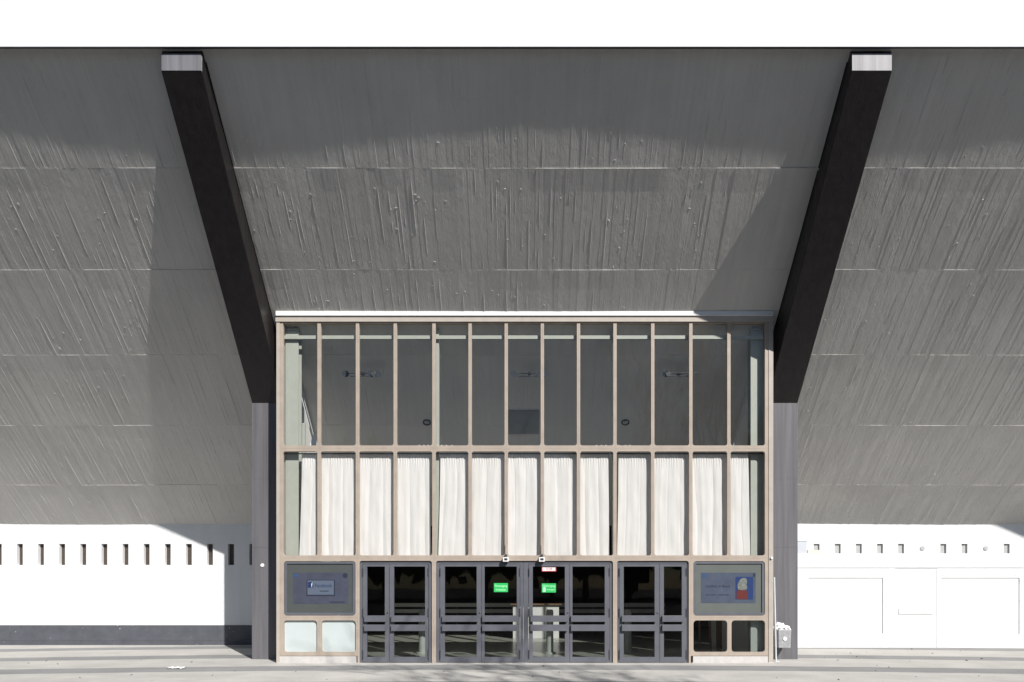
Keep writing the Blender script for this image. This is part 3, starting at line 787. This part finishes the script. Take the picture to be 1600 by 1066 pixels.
tag(b.build('thin_pole', M['pole'], None), 'thin pale pole leaning beside the right column and the litter bin', 'pole')
b = MB(); x, z = wx(410,CY), wz(883.5,CY)
b.tube([(x,CY-.001,z),(x,CY-.02,z)], [.042,.036], 16); b.tube([(x,CY-.02,z),(x,CY-.026,z)], [.018,.018], 12)
tag(b.build('round_marker', M['whitepaint'], None), 'small round white marker fixed to the left column', 'marker')
b = MB(); x, z = wx(1205), wz(872)
b.tube([(x,FY-.013,z),(x,FY-.045,z)], [.028,.024], 12)
tag(b.build('door_sensor', M['whitepaint'], None), 'tiny white sensor on the right jamb of the entrance', 'sensor')
# scrap of paper on the paving
def gpt(px, py): Y = H*F/(py-HY); return wx(px, Y), Y
x, y = gpt(276, 1044.5)
b = MB(); n = 10
for i in range(n+1):
    for j in range(4):
        b.v.append((x-.16+.32*i/n, y-.10+.2*j/3+.02*noise.noise(Vector((i*.7,j,2))), .008+.018*(.5+noise.noise(Vector((i*.6,j*.8,5))))))
for i in range(n):
    for j in range(3): b.f.append((i*4+j, (i+1)*4+j, (i+1)*4+j+1, i*4+j+1))
tag(b.build('paper_scrap', M['paper'], None), 'white scrap of paper lying on the paving left of the entrance', 'paper')

b = MB(); rl = random.Random(4)
for k in range(70):
    x, y = rl.uniform(-11,12), rl.uniform(11.6,17.2)
    if abs(x) < 5.3 and y > 13.9: continue
    a = rl.uniform(0,6.3); L_ = rl.uniform(.015,.04); u = Vector((math.cos(a), math.sin(a), 0))*L_; w = Vector((-math.sin(a), math.cos(a), 0))*L_*.5
    p = Vector((x, y, .005)); q = Vector((0,0,L_*.5))
    b.add([p-u, p-w+q, p+u+q*.4, p+w], [(0,1,2,3)])
tag(b.build('leaf_litter', M['bark'], None, (0,14,0)), 'scattered tiny dry leaves on the paving', 'leaves', None, 'stuff')

# ---- bare tree behind the viewer, known by the branch shadows on the paving
def bare_tree(x, y, h, seed, label):
    rr = random.Random(seed); t = thing('bare_tree', (x,y,0), label, 'tree', 'bare trees on the square')
    tr, tw = MB(), MB()
    def limb(p, d, L, r, lev):
        pts, rad = [p], [r]; n = 5; q = p.copy(); dd = d.copy()
        for k in range(n):
            dd = (dd+Vector((rr.gauss(0,.12), rr.gauss(0,.12), rr.gauss(.04,.08)))).normalized()
            q = q+dd*(L/n); pts.append(q.copy()); rad.append(r*(1-.62*(k+1)/n))
        (tr if lev < 1 else tw).tube(pts, rad, 7 if lev < 2 else 4, cap=False)
        if lev >= 5: return
        for k in range(rr.choice((3,4)) if lev < 4 else 3):
            i = rr.randint(2, n); a = Vector((rr.gauss(0,1), rr.gauss(0,1), rr.gauss(.35,.5))).normalized()
            nd = (dd*.75+a*.8).normalized()
            limb(pts[i], nd, L*rr.uniform(.52,.74), max(.014, rad[i]*.74), lev+1)
        limb(pts[-1], (dd+Vector((rr.gauss(0,.3),rr.gauss(0,.3),.2))).normalized(), L*.7, rad[-1]*.9, lev+1)
    limb(Vector((x,y,0)), Vector((0,0,1)), h*.42, h*.022, 0)
    tr.build('trunk', M['bark'], t); tw.build('branches', M['bark'], t)
bare_tree(9.3, .9, 13.0, 5, 'bare tree behind the viewer whose branches shade the paving before the doors')
def sky_blocking_wood():  # unseen trees added to block low sky light and darken glass reflections
    mb = MB(); rr = random.Random(21)
    for k in range(34):
        x = -85+170*k/33+rr.uniform(-2,2); y = -44+rr.uniform(-5,5); h = rr.uniform(12,17)
        c = crumple(x, y, h*.58, rr.uniform(3.2,4.6), rr.uniform(3,4), h*.42, 30+k, 16, 12); mb.add(c.v, c.f)
        for _ in range(90):
            d = Vector((rr.gauss(0,1), rr.gauss(0,1), rr.gauss(0,1))).normalized()
            p = Vector((x+d.x*4.2, y+d.y*3.6, h*.58+d.z*h*.44)); u = Vector((rr.gauss(0,1),rr.gauss(0,1),rr.gauss(0,1)))*.45; w = Vector((rr.gauss(0,1),rr.gauss(0,1),rr.gauss(0,1)))*.45
            mb.add([p, p+u, p+u+w, p+w], [(0,1,2,3)])
        mb.tube([(x,y,0),(x,y,h*.5)], [.3,.2], 7)
    tag(mb.build('sky_blocking_wood', M['leaf'], None, (0,-44,0)), 'unseen belt of dark trees opposite the hall, added to block the low sky', 'trees', None, 'stuff')
sky_blocking_wood()

# ================================================================== LIGHT, SKY, CAMERA
sd = Vector((.62, -1, .935)).normalized()
el = math.asin(sd.z)
w = bpy.data.worlds.new('World'); S.world = w; w.use_nodes = True
nt = w.node_tree; bg = nt.nodes['Background']; sky = nt.nodes.new('ShaderNodeTexSky')
sky.sky_type = 'NISHITA'; sky.sun_disc = False; sky.sun_elevation = el; sky.sun_rotation = math.atan2(sd.x, sd.y)
sky.altitude = 200; sky.air_density = 1.0; sky.dust_density = .3; sky.ozone_density = 1.0
nt.links.new(sky.outputs[0], bg.inputs[0]); bg.inputs[1].default_value = .06
L = bpy.data.lights.new('sun', 'SUN'); L.energy = 5.0; L.angle = math.radians(.53); L.color = (1,.965,.915)
lo = bpy.data.objects.new('sun', L); COL.objects.link(lo); lo.location = (12,-20,25)
lo.rotation_euler = (-sd).to_track_quat('-Z', 'Y').to_euler()
cd = bpy.data.cameras.new('camera'); cam = bpy.data.objects.new('camera', cd); COL.objects.link(cam)
cam.location = (0,0,H); cam.rotation_euler = (math.radians(90),0,0)
cd.sensor_width = 36; cd.sensor_fit = 'HORIZONTAL'; cd.lens = 36*F/1600
cd.shift_x = -(HX-800)/1600; cd.shift_y = (HY-533)/1600
cd.clip_end = 1000; S.camera = cam
S.view_settings.view_transform = 'Standard'; S.view_settings.look = 'None'; S.view_settings.exposure = .32; S.view_settings.gamma = 1
S.cycles.max_bounces = 10; S.cycles.transparent_max_bounces = 16; S.cycles.use_denoising = True
